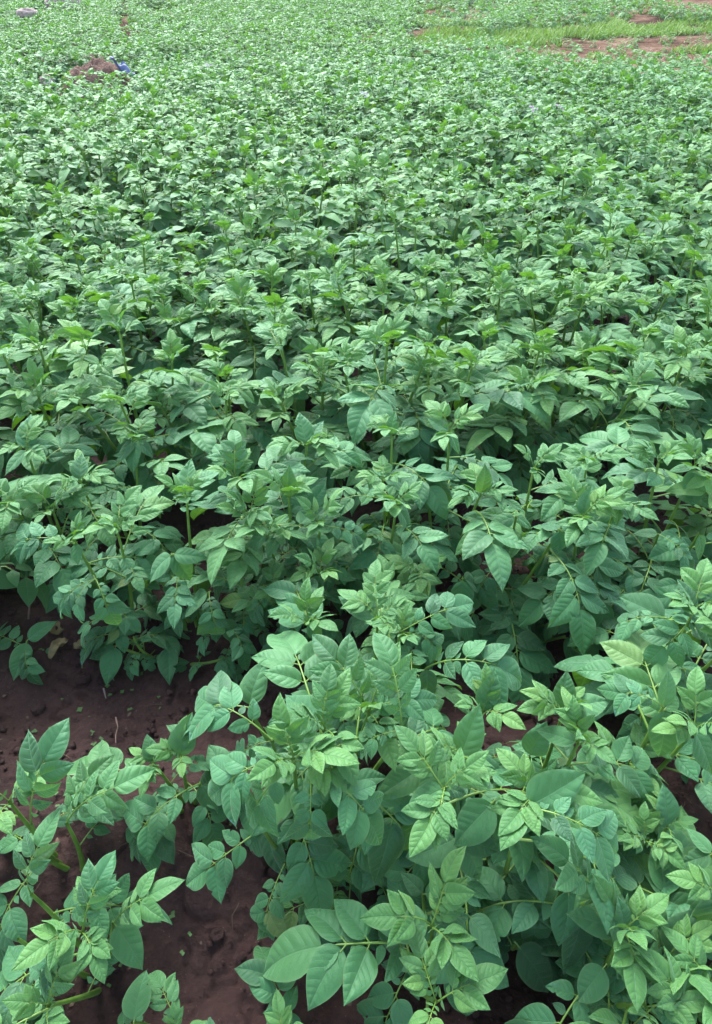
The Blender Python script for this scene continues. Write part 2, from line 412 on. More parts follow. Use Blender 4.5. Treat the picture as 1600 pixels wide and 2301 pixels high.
def compound_leaf(seed, kind, res):
    """pinnate potato leaf growing from the origin along +Y; unit size: rachis about 0.16 m"""
    rng = np.random.default_rng(seed)
    g = Geo()
    nl, nw = {3: (46, 15), 2: (9, 5), 1: (5, 3), 0: (4, 3)}[res]
    if kind == 'young':
        Lr, drop, age0, fold0, npair = 0.105, rng.uniform(0.3, 1.3), rng.uniform(0.45, 1.0), 0.28, 2
        wl, leafL = 0.56, 0.076
    elif kind == 'mid':
        Lr, drop, age0, fold0, npair = 0.155, rng.uniform(0.7, 1.5), rng.uniform(0.05, 0.6), 0.22, 3
        wl, leafL = 0.58, 0.086
    else:
        Lr, drop, age0, fold0, npair = 0.175, rng.uniform(0.9, 1.7), rng.uniform(0.0, 0.12), 0.12, 3
        wl, leafL = 0.61, 0.092
    sway = rng.uniform(-0.35, 0.35)
    ts = np.linspace(0, 1, 15)
    el = 0.15 - drop * ts ** 1.4
    az = sway * ts
    d = np.stack([np.sin(az) * np.cos(el), np.cos(az) * np.cos(el), np.sin(el)], -1)
    P = np.concatenate([[np.zeros(3)], np.cumsum((d[1:] + d[:-1]) / 2, axis=0)]) * Lr / 14
    tube(g, P[:: (1 if res >= 2 else 7)], np.linspace(0.0022, 0.0011, 15)[:: (1 if res >= 2 else 7)], 6 if res == 3 else 3, (age0, .5, 0))
    def frame(t):
        p = np.array([np.interp(t, ts, P[:, k]) for k in range(3)])
        T = np.array([np.interp(t, ts, d[:, k]) for k in range(3)]); T /= np.linalg.norm(T)
        B = np.cross(T, [0, 0, 1]); B /= np.linalg.norm(B)
        return p, T, B, np.cross(B, T)
    def put(t, a, L, bend, tilt, fold, pet):
        p, T, B, Nn = frame(t)
        D = math.cos(a) * T + math.sin(a) * B
        lift = rng.uniform(-0.12, 0.22)
        D = D * math.cos(lift) + Nn * math.sin(lift); D /= np.linalg.norm(D)
        R = np.cross(D, Nn); R /= np.linalg.norm(R)
        U = np.cross(R, D)
        R2 = R * math.cos(tilt) + U * math.sin(tilt); U2 = np.cross(R2, D)
        V, f, uv, c = leaflet(rng, L, L * wl * rng.uniform(0.9, 1.12), nl, nw, bend, fold, float(np.clip(age0 + rng.uniform(-.08, .08), 0, 1)))
        base = p + D * pet
        V = V[:, 0:1] * R2 + V[:, 1:2] * D + V[:, 2:3] * U2 + base
        g.add(V, f, uv, c, 0)
        if pet > 0.004 and res >= 2:
            tube(g, [p, p + D * pet * .5, base + D * 0.004], [0.0012, 0.0010, 0.0009], 4, (age0, .5, 0))
    pos = [0.36, 0.62, 0.84][-npair:]
    szs = [0.56, 0.80, 0.97][-npair:]
    for t, s in zip(pos, szs):
        for sg in (-1, 1):
            tt = t + rng.uniform(-0.03, 0.03)
            a = sg * rng.uniform(0.85, 1.15) * (1.0 if t < .8 else 0.92)
            put(tt, a, leafL * s * rng.uniform(0.86, 1.12), rng.uniform(0.15, 0.95), sg * rng.uniform(-0.05, 0.40) * (-1), fold0 * rng.uniform(0.5, 1.6), 0.006 * s + 0.002)
    put(0.995, rng.uniform(-.12, .12), leafL * rng.uniform(1.1, 1.3), rng.uniform(0.2, 0.9), rng.uniform(-.2, .2), fold0 * rng.uniform(.5, 1.4), 0.006)
    if res >= 2:
        nlb, nwb = nl, nw
        nl, nw = (9, 5) if res == 3 else (4, 3)
        for t in (0.24, 0.49, 0.73, 0.92):
            for sg in (-1, 1):
                if rng.random() < 0.85:
                    put(t + rng.uniform(-.03, .03), sg * rng.uniform(1.0, 1.4), leafL * rng.uniform(0.16, 0.34), rng.uniform(0, .6), 0, 0.2, 0.002)
    return g.arrays()

KINDS = {'young': 7, 'mid': 9, 'old': 9}
LIB = {}            # (kind, index, res) -> arrays
for kd, cnt in KINDS.items():
    for i in range(cnt):
        for r in (3, 2, 1, 0):
            LIB[(kd, i, r)] = compound_leaf(1000 + 37 * i + {'young': 0, 'mid': 500, 'old': 900}[kd], kd, r)
LEAF_MESH = {k: to_mesh('compound_leaf_' + k[0], a, (LEAF, STALK)) for k, a in LIB.items() if k[2] == 3}
LEAF_LEN = {k: float(np.linalg.norm(a[0], axis=1).max()) for k, a in LIB.items()}

SINGLE = []
for i in range(8):
    rng_ = np.random.default_rng(300 + i); g_ = Geo()
    V_, f_, uv_, c_ = leaflet(rng_, 1.0, 0.58 * rng_.uniform(.92, 1.1), 46, 15, rng_.uniform(0.2, 0.8), rng_.uniform(0.05, 0.3), rng_.uniform(0.0, 0.25))
    V_ = V_ + np.array([0, 0.06, 0])
    g_.add(V_, f_, uv_, c_, 0); tube(g_, [(0, -0.05, -0.02), (0, 0.03, 0), (0, 0.10, 0)], [.016, .013, .010], 5, (.1, .5, 0))
    SINGLE.append((to_mesh('leaflet', g_, (LEAF, STALK)), V_[-8]))
LEAF_TIP = {}
for k_, a_ in LIB.items():
    if k_[2] == 3: LEAF_TIP[k_] = a_[0][np.linalg.norm(a_[0], axis=1).argmax()]
def aim_matrix(base, tip, chord, up):
    """matrix that puts the origin at base, the point chord at tip, with the leaf face towards up"""
    b = Vector(base); d = Vector(tip) - b
    sc = d.length / Vector(chord).length
    y = d.normalized(); u = Vector(up); u = (u - y * u.dot(y)).normalized(); x = y.cross(u)
    Wm = Matrix((x, y, u)).transposed()
    cy = Vector(chord).normalized(); cu = Vector((0, 0, 1)); cu = (cu - cy * cu.dot(cy)).normalized(); cx = cy.cross(cu)
    Lm = Matrix((cx, cy, cu)).transposed()
    return Matrix.Translation(b) @ (Wm @ Lm.transposed()).to_4x4() @ Matrix.Scale(sc, 4)

def leaf_matrix(pos, az, elev, roll, scale):
    return (Matrix.Translation(pos) @ Matrix.Rotation(az, 4, 'Z') @ Matrix.Rotation(elev, 4, 'X')
            @ Matrix.Rotation(roll, 4, 'Y') @ Matrix.Scale(scale, 4))

def stem_curve(rng, base, tip, n=12):
    b = np.array(base, float); t = np.array(tip, float)
    s = np.linspace(0, 1, n)[:, None]
    mid = b * 0.45 + t * 0.55; mid[2] = b[2] + (t[2] - b[2]) * 0.42
    mid[:2] += rng.uniform(-0.02, 0.02, 2)
    return (1 - s) ** 2 * b + 2 * s * (1 - s) * mid + s ** 2 * t

def grow(rng, height, spread, nstem, leaves_per, lean=None, size=1.0, tips=None):
    """returns stems [(points, radii)] and leaves [(kind, idx, Matrix)] in plant space"""
    stems, leaves = [], []
    a0 = rng.uniform(0, 6.28)
    for k in range(nstem):
        if tips is not None and k < len(tips):
            tip = np.array(tips[k], float)
        else:
            a = a0 + k * 2 * math.pi / nstem + rng.uniform(-.35, .35)
            r = spread * rng.uniform(0.45, 1.0) * (0.35 if k == 0 and nstem > 2 else 1)
            tip = np.array([math.cos(a) * r, math.sin(a) * r, height * rng.uniform(0.78, 1.06)])
        base = np.array([tip[0] * .12, tip[1] * .12, -0.03])
        P = stem_curve(rng, base, tip)
        hgt = tip[2]
        stems.append((P, np.linspace(0.0076, 0.0034, len(P)) * (0.75 + 0.25 * size)))
        ph = rng.uniform(0, 6.28)
        nlv = leaves_per + int(rng.integers(-1, 2))
        for j in range(nlv):
            u = (j + 0.6) / nlv
            s = 0.16 + 0.84 * u ** 0.80
            p = np.array([np.interp(s, np.linspace(0, 1, len(P)), P[:, q]) for q in range(3)])
            az = ph + j * 2.399 + rng.uniform(-.3, .3)
            if u > 0.72:
                kd = 'young'; sc = rng.uniform(0.62, 0.88) * (1.25 - 0.5 * u); el = rng.uniform(0.35, 1.15)
            elif u > 0.52:
                kd = 'mid'; sc = rng.uniform(0.85, 1.12); el = rng.uniform(0.25, 0.85)
            else:
                kd = 'old'; sc = rng.uniform(0.75, 1.15) * (0.7 + 0.6 * u); el = rng.uniform(-0.05, 0.5)
            leaves.append((kd, int(rng.integers(KINDS[kd])), leaf_matrix(p, az, el, rng.uniform(-.3, .3), sc * size)))
        # growing tip: a few folded upright leaflets
        for j in range(3):
            leaves.append(('young', int(rng.integers(KINDS['young'])), leaf_matrix(P[-1], ph + j * 2.1, rng.uniform(0.8, 1.4), rng.uniform(-.5, .5), rng.uniform(0.36, 0.62) * size)))
    return stems, leaves

def stems_geo(stems, sides=7, step=1):
    g = Geo()
    for P, R in stems: tube(g, P[::step], R[::step], sides, (0.3, 0.5, 0), 0)
    return g

def plant_arrays(seed, height, spread, nstem, leaves_per, res, size):
    rng = np.random.default_rng(seed)
    stems, leaves = grow(rng, height, spread, nstem, leaves_per, size=size)
    g = Geo()
    for kd, i, M in leaves: g.add_geo(LIB[(kd, i, res)], M, rng.random())
    return g, stems

def link(o, parent=None):
    C.objects.link(o)
    if parent is not None: o.parent = parent
    return o
def mesh_obj(name, me, parent=None, M=None):
    o = bpy.data.objects.new(name, me); link(o, parent)
    if M is not None: o.matrix_basis = M
    return o
def tag(o, label=None, cat=None, group=None, kind=None):
    if label: o['label'] = label
    if cat: o['category'] = cat
    if group: o['group'] = group
    if kind: o['kind'] = kind
    return o

# ------------------------------------------------------------------ ground: one sheet with ridges, clods, hill behind
def build_ground():
    def axis(segs):
        out = [segs[0][0]]
        for a, b, st in segs:
            n = max(1, int(round((b - a) / st))); out += list(np.linspace(a, b, n + 1)[1:])
        return np.array(out)
    xs = axis([(-90, -30, 6), (-30, -13, 1.2), (-13, -2.5, 0.12), (-2.5, -1.1, 0.03), (-1.1, 1.1, 0.0065), (1.1, 2.5, 0.03), (2.5, 13, 0.12), (13, 30, 1.2), (30, 90, 6)])
    ys = axis([(-12, -1.0, 1.0), (-1.0, 0.1, 0.05), (0.1, 1.7, 0.0065), (1.7, 4, 0.02), (4, 12, 0.09), (12, 25, 0.12), (25, 30, .5), (30, 140, 5)])
    X, Y = np.meshgrid(xs, ys, indexing='ij')
    Z = ground_h(X, Y)
    near = 1 - smooth(4, 12, Y)
    Z = Z + 0.020 * (fbm(X * 5.0, Y * 5.0, 3, 3) - .5) * near
    c1 = fbm(X * 16, Y * 16, 11, 3); Z = Z + 0.030 * np.clip(c1 - 0.52, 0, 1) * near       # clods
    c2 = fbm(X * 44, Y * 44, 23, 3, 0.6); Z = Z + 0.016 * (c2 - .5) * near * (0.5 + vnoise(X * 6, Y * 6, 5))
    # shrinkage cracks / steps in the wet furrow
    cr = np.abs(fbm(X * 7 + 3, Y * 11, 31, 3) - 0.5); Z = Z - 0.012 * np.clip(0.035 - cr, 0, 1) / 0.035 * near
    v = np.stack([X, Y, Z], -1).reshape(-1, 3)
    dry = dryness(X, Y).reshape(-1)
    g = Geo(); g.add(v, grid_faces(len(xs), len(ys))[:, ::-1], None, np.stack([dry, smooth(3, 11, Y).reshape(-1), dry * 0], -1), 0)
    o = mesh_obj('ground', to_mesh('ground', g, (SOIL,)))
    tag(o, 'dark reddish brown soil with low ridges and small clods', None, None, 'structure')
build_ground()

# ------------------------------------------------------------------ potato plants
ORD = ['zeroth', 'first', 'second', 'third', 'fourth', 'fifth', 'sixth', 'seventh', 'eighth', 'ninth', 'tenth', 'eleventh', 'twelfth', 'thirteenth',
       'fourteenth', 'fifteenth', 'sixteenth', 'seventeenth', 'eighteenth', 'nineteenth', 'twentieth', 'twenty-first', 'twenty-second', 'twenty-third',
       'twenty-fourth', 'twenty-fifth', 'twenty-sixth', 'twenty-seventh', 'twenty-eighth', 'twenty-ninth', 'thirtieth', 'thirty-first', 'thirty-second', 'thirty-third', 'thirty-fourth', 'thirty-fifth']
GROUP = 'potato plants growing in rows across the field'

def near_plant(X, Y, seed, height, spread, nstem, lp, size, label, tips=None):
    rng = np.random.default_rng(seed)
    z = float(ground_h(X, Y))
    root = link(bpy.data.objects.new('potato_plant', None)); root.location = (X, Y, z); root.empty_display_size = 0.1
    tag(root, label, 'potato plant', GROUP)
    stems, leaves = grow(rng, height, spread, nstem, lp, size=size, tips=tips)
    for P, R in stems:
        mesh_obj('stem', to_mesh('stem', stems_geo([(P, R)]), (STALK,)), root)
    yng = rng.uniform(0.04, .46)
    for kd, i, M in leaves:
        mesh_obj('leaf', LEAF_MESH[(kd, i, 3)], root, M).color = (1 - yng * rng.uniform(.3, 1.6), 1, 1, 1)
    return root

MID = []      # shared by the plants too far away to show single leaves
for k in range(12):
    g, stems = plant_arrays(5000 + k, 0.44 + 0.02 * (k % 4), 0.18, 4, 10, 2, 1.04)
    MID.append((to_mesh('foliage', g, (LEAF, STALK)), to_mesh('stem', stems_geo(stems, 5, 2), (STALK,))))
def mid_plant(X, Y, k, rz, sc, label):
    root = link(bpy.data.objects.new('potato_plant', None)); root.location = (X, Y, float(ground_h(X, Y))); root.rotation_euler = (0, 0, rz); root.scale = (sc,) * 3
    tag(root, label, 'potato plant', GROUP)
    mesh_obj('foliage', MID[k][0], root).color = (1 - rnd.uniform(.08, .62), 1, 1, 1); mesh_obj('stem', MID[k][1], root)
    return root

rnd = random.Random(7)
spots = []      # (X, Y, row)
for i in range(len(ROWS)):
    y0 = ROWS[i]
    half = (y0 + 1.2) * 0.60 + 0.55
    x = -half + rnd.uniform(0, .25)
    while x < half:
        spots.append((x, row_y(i, x) + rnd.uniform(-.05, .05), i))
        x += rnd.uniform(0.22, 0.31) if i > 0 else rnd.uniform(.24, .3)
HERO = [
 ('potato plant with tall upright leaves at the left edge beside bare soil', (-0.626,0.599), 1.00, [((-0.597,0.558,0.300),5,0,[(-0.534,0.687,0.440)]), ((-0.655,0.599,0.300),4,1,[])]),
 ('leafy potato plant filling the bottom left corner with a yellow-green shoot tip', (-0.497,0.409), 1.00, [((-0.560,0.449,0.280),4,0,[(-0.527,0.558,0.360)]), ((-0.447,0.386,0.300),2,2,[(-0.408,0.488,0.360),(-0.502,0.332,0.200)]), ((-0.412,0.412,0.260),3,0,[(-0.287,0.454,0.330),(-0.362,0.362,0.200)]), ((-0.583,0.401,0.220),5,0,[]), ((-0.481,0.300,0.260),4,1,[])]),
 ('low potato plant left of centre whose one broad pale leaf points right', (-0.589,0.584), 1.00, [((-0.540,0.567,0.280),2,0,[(-0.383,0.646,0.330),(-0.470,0.675,0.330)]), ((-0.637,0.561,0.200),3,0,[])]),
 ('small bushy potato plant on bare soil with upright tip leaves, left of centre', (-0.374,0.708), 0.80, [((-0.419,0.706,0.240),7,1,[(-0.439,0.753,0.270)]), ((-0.364,0.715,0.250),7,1,[(-0.337,0.767,0.330)]), ((-0.324,0.684,0.200),3,0,[(-0.438,0.603,0.080),(-0.287,0.643,0.150)]), ((-0.387,0.648,0.140),3,0,[(-0.471,0.597,0.050)])]),
 ('large arching potato plant at lower centre with drooping pale leaves over dark soil', (-0.130,0.605), 1.12, [((-0.108,0.595,0.460),3,2,[(-0.265,0.577,0.360),(-0.196,0.558,0.300)]), ((-0.077,0.577,0.450),2,0,[(0.042,0.503,0.340),(-0.079,0.519,0.320)]), ((-0.154,0.651,0.420),3,0,[(-0.320,0.775,0.380),(-0.215,0.669,0.300)]), ((-0.174,0.559,0.280),1,0,[(-0.320,0.499,0.180)]), ((-0.139,0.545,0.160),2,0,[(-0.161,0.448,0.060)])]),
 ('tall potato plant at the centre with the broadest upright oval leaves', (-0.040,0.707), 1.20, [((0.083,0.644,0.470),5,0,[(0.032,0.789,0.560),(0.008,0.643,0.380)]), ((-0.056,0.649,0.460),6,1,[(-0.045,0.734,0.540),(-0.135,0.729,0.450)]), ((0.025,0.710,0.420),6,1,[(-0.088,0.831,0.500),(0.157,0.726,0.440)]), ((-0.212,0.745,0.380),4,0,[(-0.183,0.832,0.420),(-0.342,0.792,0.220)])]),
 ('potato plant behind the tall centre plant with a leaf pointing right over dark soil', (0.046,0.936), 1.05, [((0.095,0.900,0.420),5,1,[(0.259,0.963,0.440),(0.181,0.891,0.340)]), ((0.048,0.936,0.420),5,1,[(0.048,1.060,0.480),(-0.040,1.000,0.420)]), ((0.152,0.853,0.360),2,0,[(0.351,0.825,0.340),(0.153,0.817,0.300)]), ((-0.112,0.973,0.360),5,1,[(-0.210,1.029,0.340),(-0.083,0.970,0.300)])]),
 ('potato plant with narrow upright shoot just right of centre', (0.194,0.648), 1.00, [((0.185,0.610,0.440),5,1,[(0.218,0.665,0.520)]), ((0.250,0.735,0.380),5,1,[(0.275,0.796,0.440)]), ((0.147,0.540,0.470),4,2,[(0.083,0.525,0.420),(0.186,0.543,0.440)])]),
 ('big potato plant at lower right whose pale leaf hangs toward the viewer', (0.306,0.532), 1.20, [((0.276,0.512,0.460),4,0,[(0.431,0.473,0.380),(0.376,0.550,0.500)]), ((0.300,0.539,0.440),5,1,[(0.320,0.562,0.500),(0.248,0.494,0.380)]), ((0.406,0.435,0.300),4,0,[(0.289,0.492,0.400)]), ((0.244,0.561,0.380),5,0,[(0.175,0.520,0.300)])]),
 ('potato plant right of centre with paired leaf fans above dark gap in the soil', (0.381,0.698), 1.00, [((0.395,0.710,0.420),5,1,[(0.404,0.762,0.480),(0.340,0.764,0.420),(0.493,0.734,0.420)]), ((0.407,0.647,0.420),6,1,[(0.475,0.641,0.360),(0.338,0.685,0.400)]), ((0.340,0.676,0.320),3,0,[(0.367,0.704,0.400),(0.285,0.679,0.280)])]),
 ('spreading potato plant at the right with layered leaves above a dark glossy shoot', (0.586,0.708), 1.10, [((0.579,0.707,0.440),6,0,[(0.473,0.761,0.420),(0.587,0.753,0.500),(0.583,0.665,0.340)]), ((0.630,0.673,0.420),6,1,[(0.671,0.630,0.340)]), ((0.549,0.684,0.280),5,2,[(0.600,0.655,0.220)])]),
 ('potato plant cut by the right edge with long pale leaves, midway up', (0.718,0.919), 1.15, [((0.720,0.927,0.460),6,1,[(0.690,0.979,0.500),(0.608,0.853,0.360),(0.753,0.869,0.400)]), ((0.678,0.936,0.420),6,0,[(0.602,1.018,0.400),(0.588,0.942,0.320)]), ((0.755,0.835,0.460),6,1,[])]),
 ('compact young potato plant seen from above near the right edge', (0.536,0.551), 0.80, [((0.521,0.527,0.300),6,2,[(0.496,0.574,0.300),(0.577,0.491,0.200)]), ((0.570,0.551,0.300),5,1,[(0.563,0.603,0.360)]), ((0.518,0.514,0.200),4,0,[])]),
 ('potato plant at the lower right edge with bluish spray marks on its leaves', (0.604,0.475), 1.10, [((0.611,0.489,0.340),5,0,[(0.571,0.490,0.300),(0.583,0.533,0.340)]), ((0.597,0.421,0.340),5,1,[(0.577,0.402,0.240)])]),
 ('potato plant with ragged-edged leaves at the bottom centre beside dark soil', (0.169,0.564), 1.05, [((0.185,0.535,0.300),4,0,[(0.092,0.525,0.240),(0.227,0.493,0.220),(0.259,0.517,0.280)]), ((0.153,0.553,0.220),4,0,[])]),
 ('potato plant at the bottom centre cut by the lower edge with wide flat leaves', (0.125,0.415), 1.20, [((0.127,0.405,0.270),4,1,[(0.015,0.422,0.260),(0.195,0.423,0.260),(0.203,0.379,0.160)]), ((0.121,0.470,0.220),4,0,[(0.081,0.499,0.240),(0.195,0.484,0.220)]), ((0.128,0.310,0.240),4,1,[])]),
 ('dark low potato plant between the two wide-leaved plants at the bottom', (0.340,0.482), 1.00, [((0.340,0.469,0.160),5,0,[(0.274,0.506,0.140),(0.318,0.422,0.080)]), ((0.292,0.418,0.140),5,0,[(0.351,0.366,0.060)]), ((0.389,0.499,0.200),5,0,[])]),
 ('potato plant at the bottom right with a folded upright leaf in its middle', (0.452,0.371), 1.10, [((0.437,0.389,0.300),4,1,[(0.354,0.420,0.280),(0.424,0.424,0.350),(0.502,0.408,0.300)]), ((0.406,0.352,0.260),4,0,[(0.366,0.320,0.200)]), ((0.512,0.364,0.260),5,1,[(0.566,0.421,0.300)]), ((0.453,0.300,0.260),5,1,[])]),
 ('small dark potato seedling plant with crinkled leaves on the bottom soil', (-0.040,0.546), 0.60, [((-0.048,0.520,0.100),7,1,[]), ((-0.009,0.503,0.080),5,0,[(-0.027,0.474,0.030)]), ((-0.063,0.556,0.090),5,0,[])]),
 ('tiny bright potato plant beside the crinkled seedling at the bottom', (0.039,0.569), 0.60, [((0.039,0.549,0.150),4,1,[(0.071,0.528,0.100),(0.009,0.561,0.140)])]),
 ('bushy potato plant in the bottom right corner of the scene', (0.564,0.340), 1.10, [((0.558,0.318,0.280),6,1,[]), ((0.523,0.283,0.260),6,1,[]), ((0.612,0.359,0.300),5,0,[])]),
 ('low potato plant reaching in at the bottom edge, left of centre', (-0.331,0.314), 0.65, [((-0.293,0.288,0.160),4,1,[]), ((-0.369,0.300,0.160),4,0,[(-0.371,0.378,0.140)])]),
 ('low potato plant reaching in at the very bottom, near the middle', (-0.084,0.302), 0.65, [((-0.116,0.277,0.160),4,1,[]), ((-0.051,0.288,0.160),4,0,[])]),
 ('leafy potato plant between the ribbed rosette and the tall centre plant', (-0.147,1.171), 1.05, [((-0.204,1.139,0.280),6,1,[(-0.268,1.120,0.180)]), ((-0.091,1.163,0.320),6,1,[(-0.114,1.114,0.240)])]),
 ('low bushy potato plant filling the furrow right of the small pale leaf fan', (-0.321,1.162), 1.00, [((-0.299,1.182,0.300),6,1,[]), ((-0.342,1.102,0.220),5,0,[(-0.302,1.080,0.140)])]),
 ('low leafy potato plant in the furrow just right of the picture centre', (0.119,1.164), 1.00, [((0.161,1.182,0.300),6,1,[(0.208,1.144,0.240)]), ((0.078,1.106,0.300),5,1,[])]),
 ('low flat potato plant at the left edge spreading over bare soil', (-0.890,1.145), 1.00, [((-0.890,1.125,0.100),4,0,[(-0.819,1.177,0.120),(-0.911,1.041,0.040)])]),
 ('potato plant at the left whose long pale leaflets droop over the bare soil', (-0.644,1.189), 1.10, [((-0.636,1.110,0.360),5,0,[(-0.670,1.052,0.260),(-0.587,1.056,0.250),(-0.730,1.069,0.260)]), ((-0.595,1.204,0.420),6,1,[(-0.542,1.300,0.500)]), ((-0.702,1.193,0.400),5,1,[(-0.886,1.214,0.340),(-0.694,1.155,0.360)])]),
 ('potato plant left of centre with a small pale drooping leaf fan', (-0.451,1.218), 1.00, [((-0.451,1.154,0.400),4,0,[(-0.515,1.129,0.320),(-0.416,1.140,0.320),(-0.367,1.159,0.380)]), ((-0.427,1.271,0.480),6,1,[(-0.424,1.360,0.540)]), ((-0.375,1.139,0.280),4,0,[(-0.348,1.083,0.180),(-0.446,1.119,0.200)]), ((-0.552,1.230,0.300),5,0,[])]),
 ('dark crinkled potato plant low on the soil left of centre', (-0.527,1.131), 0.75, [((-0.645,1.110,0.100),7,0,[(-0.663,1.034,0.030),(-0.723,1.097,0.060)]), ((-0.597,1.124,0.120),6,0,[]), ((-0.509,1.126,0.080),2,0,[(-0.497,1.034,0.030)]), ((-0.357,1.082,0.080),3,0,[(-0.357,1.048,0.030)])]),
 ('tall leafy potato plant at the left edge above the drooping one', (-0.884,1.409), 1.10, [((-0.931,1.510,0.460),7,1,[(-0.936,1.602,0.520),(-0.857,1.531,0.460),(-0.994,1.464,0.400)]), ((-0.905,1.324,0.420),7,1,[]), ((-0.815,1.334,0.380),6,1,[])]),
 ('potato plant with crowded small leaves, second from the left at mid height', (-0.687,1.469), 1.00, [((-0.747,1.393,0.440),7,2,[(-0.753,1.461,0.480)]), ((-0.646,1.582,0.440),5,1,[(-0.654,1.525,0.360),(-0.704,1.542,0.380),(-0.603,1.575,0.380)]), ((-0.670,1.371,0.380),6,0,[])]),
 ('tall potato plant left of centre with ribbed upright leaves and yellow-green stems', (-0.238,1.367), 1.10, [((-0.308,1.318,0.500),7,1,[(-0.325,1.433,0.580),(-0.376,1.419,0.540)]), ((-0.271,1.249,0.440),6,1,[(-0.264,1.239,0.380),(-0.403,1.342,0.420)]), ((-0.135,1.475,0.500),6,2,[(-0.159,1.551,0.560),(-0.089,1.536,0.540)])]),
 ('potato plant at the centre with a ribbed leaf rosette facing the viewer', (-0.183,1.271), 1.05, [((-0.172,1.295,0.460),6,1,[(-0.169,1.331,0.540),(-0.115,1.313,0.460)]), ((-0.226,1.226,0.400),5,2,[(-0.296,1.190,0.340)]), ((-0.092,1.259,0.400),6,1,[(0.030,1.268,0.320),(-0.041,1.297,0.420)]), ((-0.241,1.224,0.220),5,0,[(-0.247,1.200,0.120)])]),
 ('potato plant right of centre with three pale leaflets hanging from its tip', (0.074,1.368), 1.05, [((0.101,1.260,0.460),5,1,[(0.138,1.244,0.380),(0.057,1.266,0.440)]), ((0.100,1.518,0.500),6,1,[(0.111,1.551,0.560),(0.062,1.533,0.520)]), ((0.071,1.368,0.460),7,1,[(0.159,1.404,0.400)]), ((0.024,1.246,0.300),6,0,[])]),
 ('potato plant with a pale star of pointed leaves, right of centre', (0.258,1.430), 1.10, [((0.259,1.511,0.520),7,1,[(0.287,1.488,0.460),(0.199,1.548,0.540)]), ((0.193,1.407,0.460),6,0,[(0.207,1.357,0.360),(0.262,1.371,0.380),(0.129,1.404,0.400)]), ((0.323,1.313,0.460),6,2,[(0.329,1.341,0.540)])]),
 ('potato plant right of centre with an arching leaf fan over dark ground', (0.420,1.288), 1.10, [((0.413,1.271,0.420),6,0,[(0.340,1.268,0.360),(0.458,1.264,0.380)]), ((0.506,1.199,0.440),5,0,[(0.509,1.194,0.360),(0.477,1.259,0.400),(0.584,1.218,0.360)]), ((0.477,1.401,0.480),7,1,[]), ((0.283,1.203,0.260),4,0,[(0.276,1.167,0.160),(0.337,1.228,0.180)])]),
 ('potato plant with a twisted yellow-green tip in the right half', (0.617,1.295), 1.05, [((0.565,1.226,0.460),6,2,[(0.587,1.275,0.520)]), ((0.669,1.277,0.460),6,1,[(0.672,1.259,0.400),(0.703,1.263,0.420)]), ((0.625,1.420,0.480),7,1,[]), ((0.610,1.174,0.340),5,0,[(0.648,1.127,0.260),(0.537,1.166,0.300),(0.690,1.182,0.300)])]),
 ('shaded potato plant under the arching leaf fan, right of centre', (0.465,1.200), 1.10, [((0.423,1.168,0.140),3,0,[(0.484,1.097,0.050),(0.351,1.217,0.100),(0.530,1.233,0.100)]), ((0.561,1.124,0.120),2,0,[(0.591,1.083,0.040)]), ((0.410,1.246,0.160),5,0,[])]),
 ('broad-leaved potato plant at the right edge, lower half of the field', (0.860,1.367), 1.20, [((0.923,1.427,0.460),6,1,[(0.927,1.376,0.360),(0.873,1.458,0.420)]), ((0.796,1.268,0.360),6,0,[(0.738,1.290,0.340),(0.876,1.200,0.280)]), ((0.833,1.447,0.460),7,1,[]), ((0.887,1.247,0.380),5,0,[(0.905,1.230,0.300)])]),
 ('potato plant with round dark leaves beneath the broad-leaved one at the right', (0.794,1.260), 1.10, [((0.783,1.252,0.260),5,0,[(0.729,1.226,0.200),(0.919,1.276,0.200)]), ((0.984,1.332,0.300),5,0,[(0.954,1.272,0.240)]), ((0.616,1.137,0.160),3,0,[])]),
]
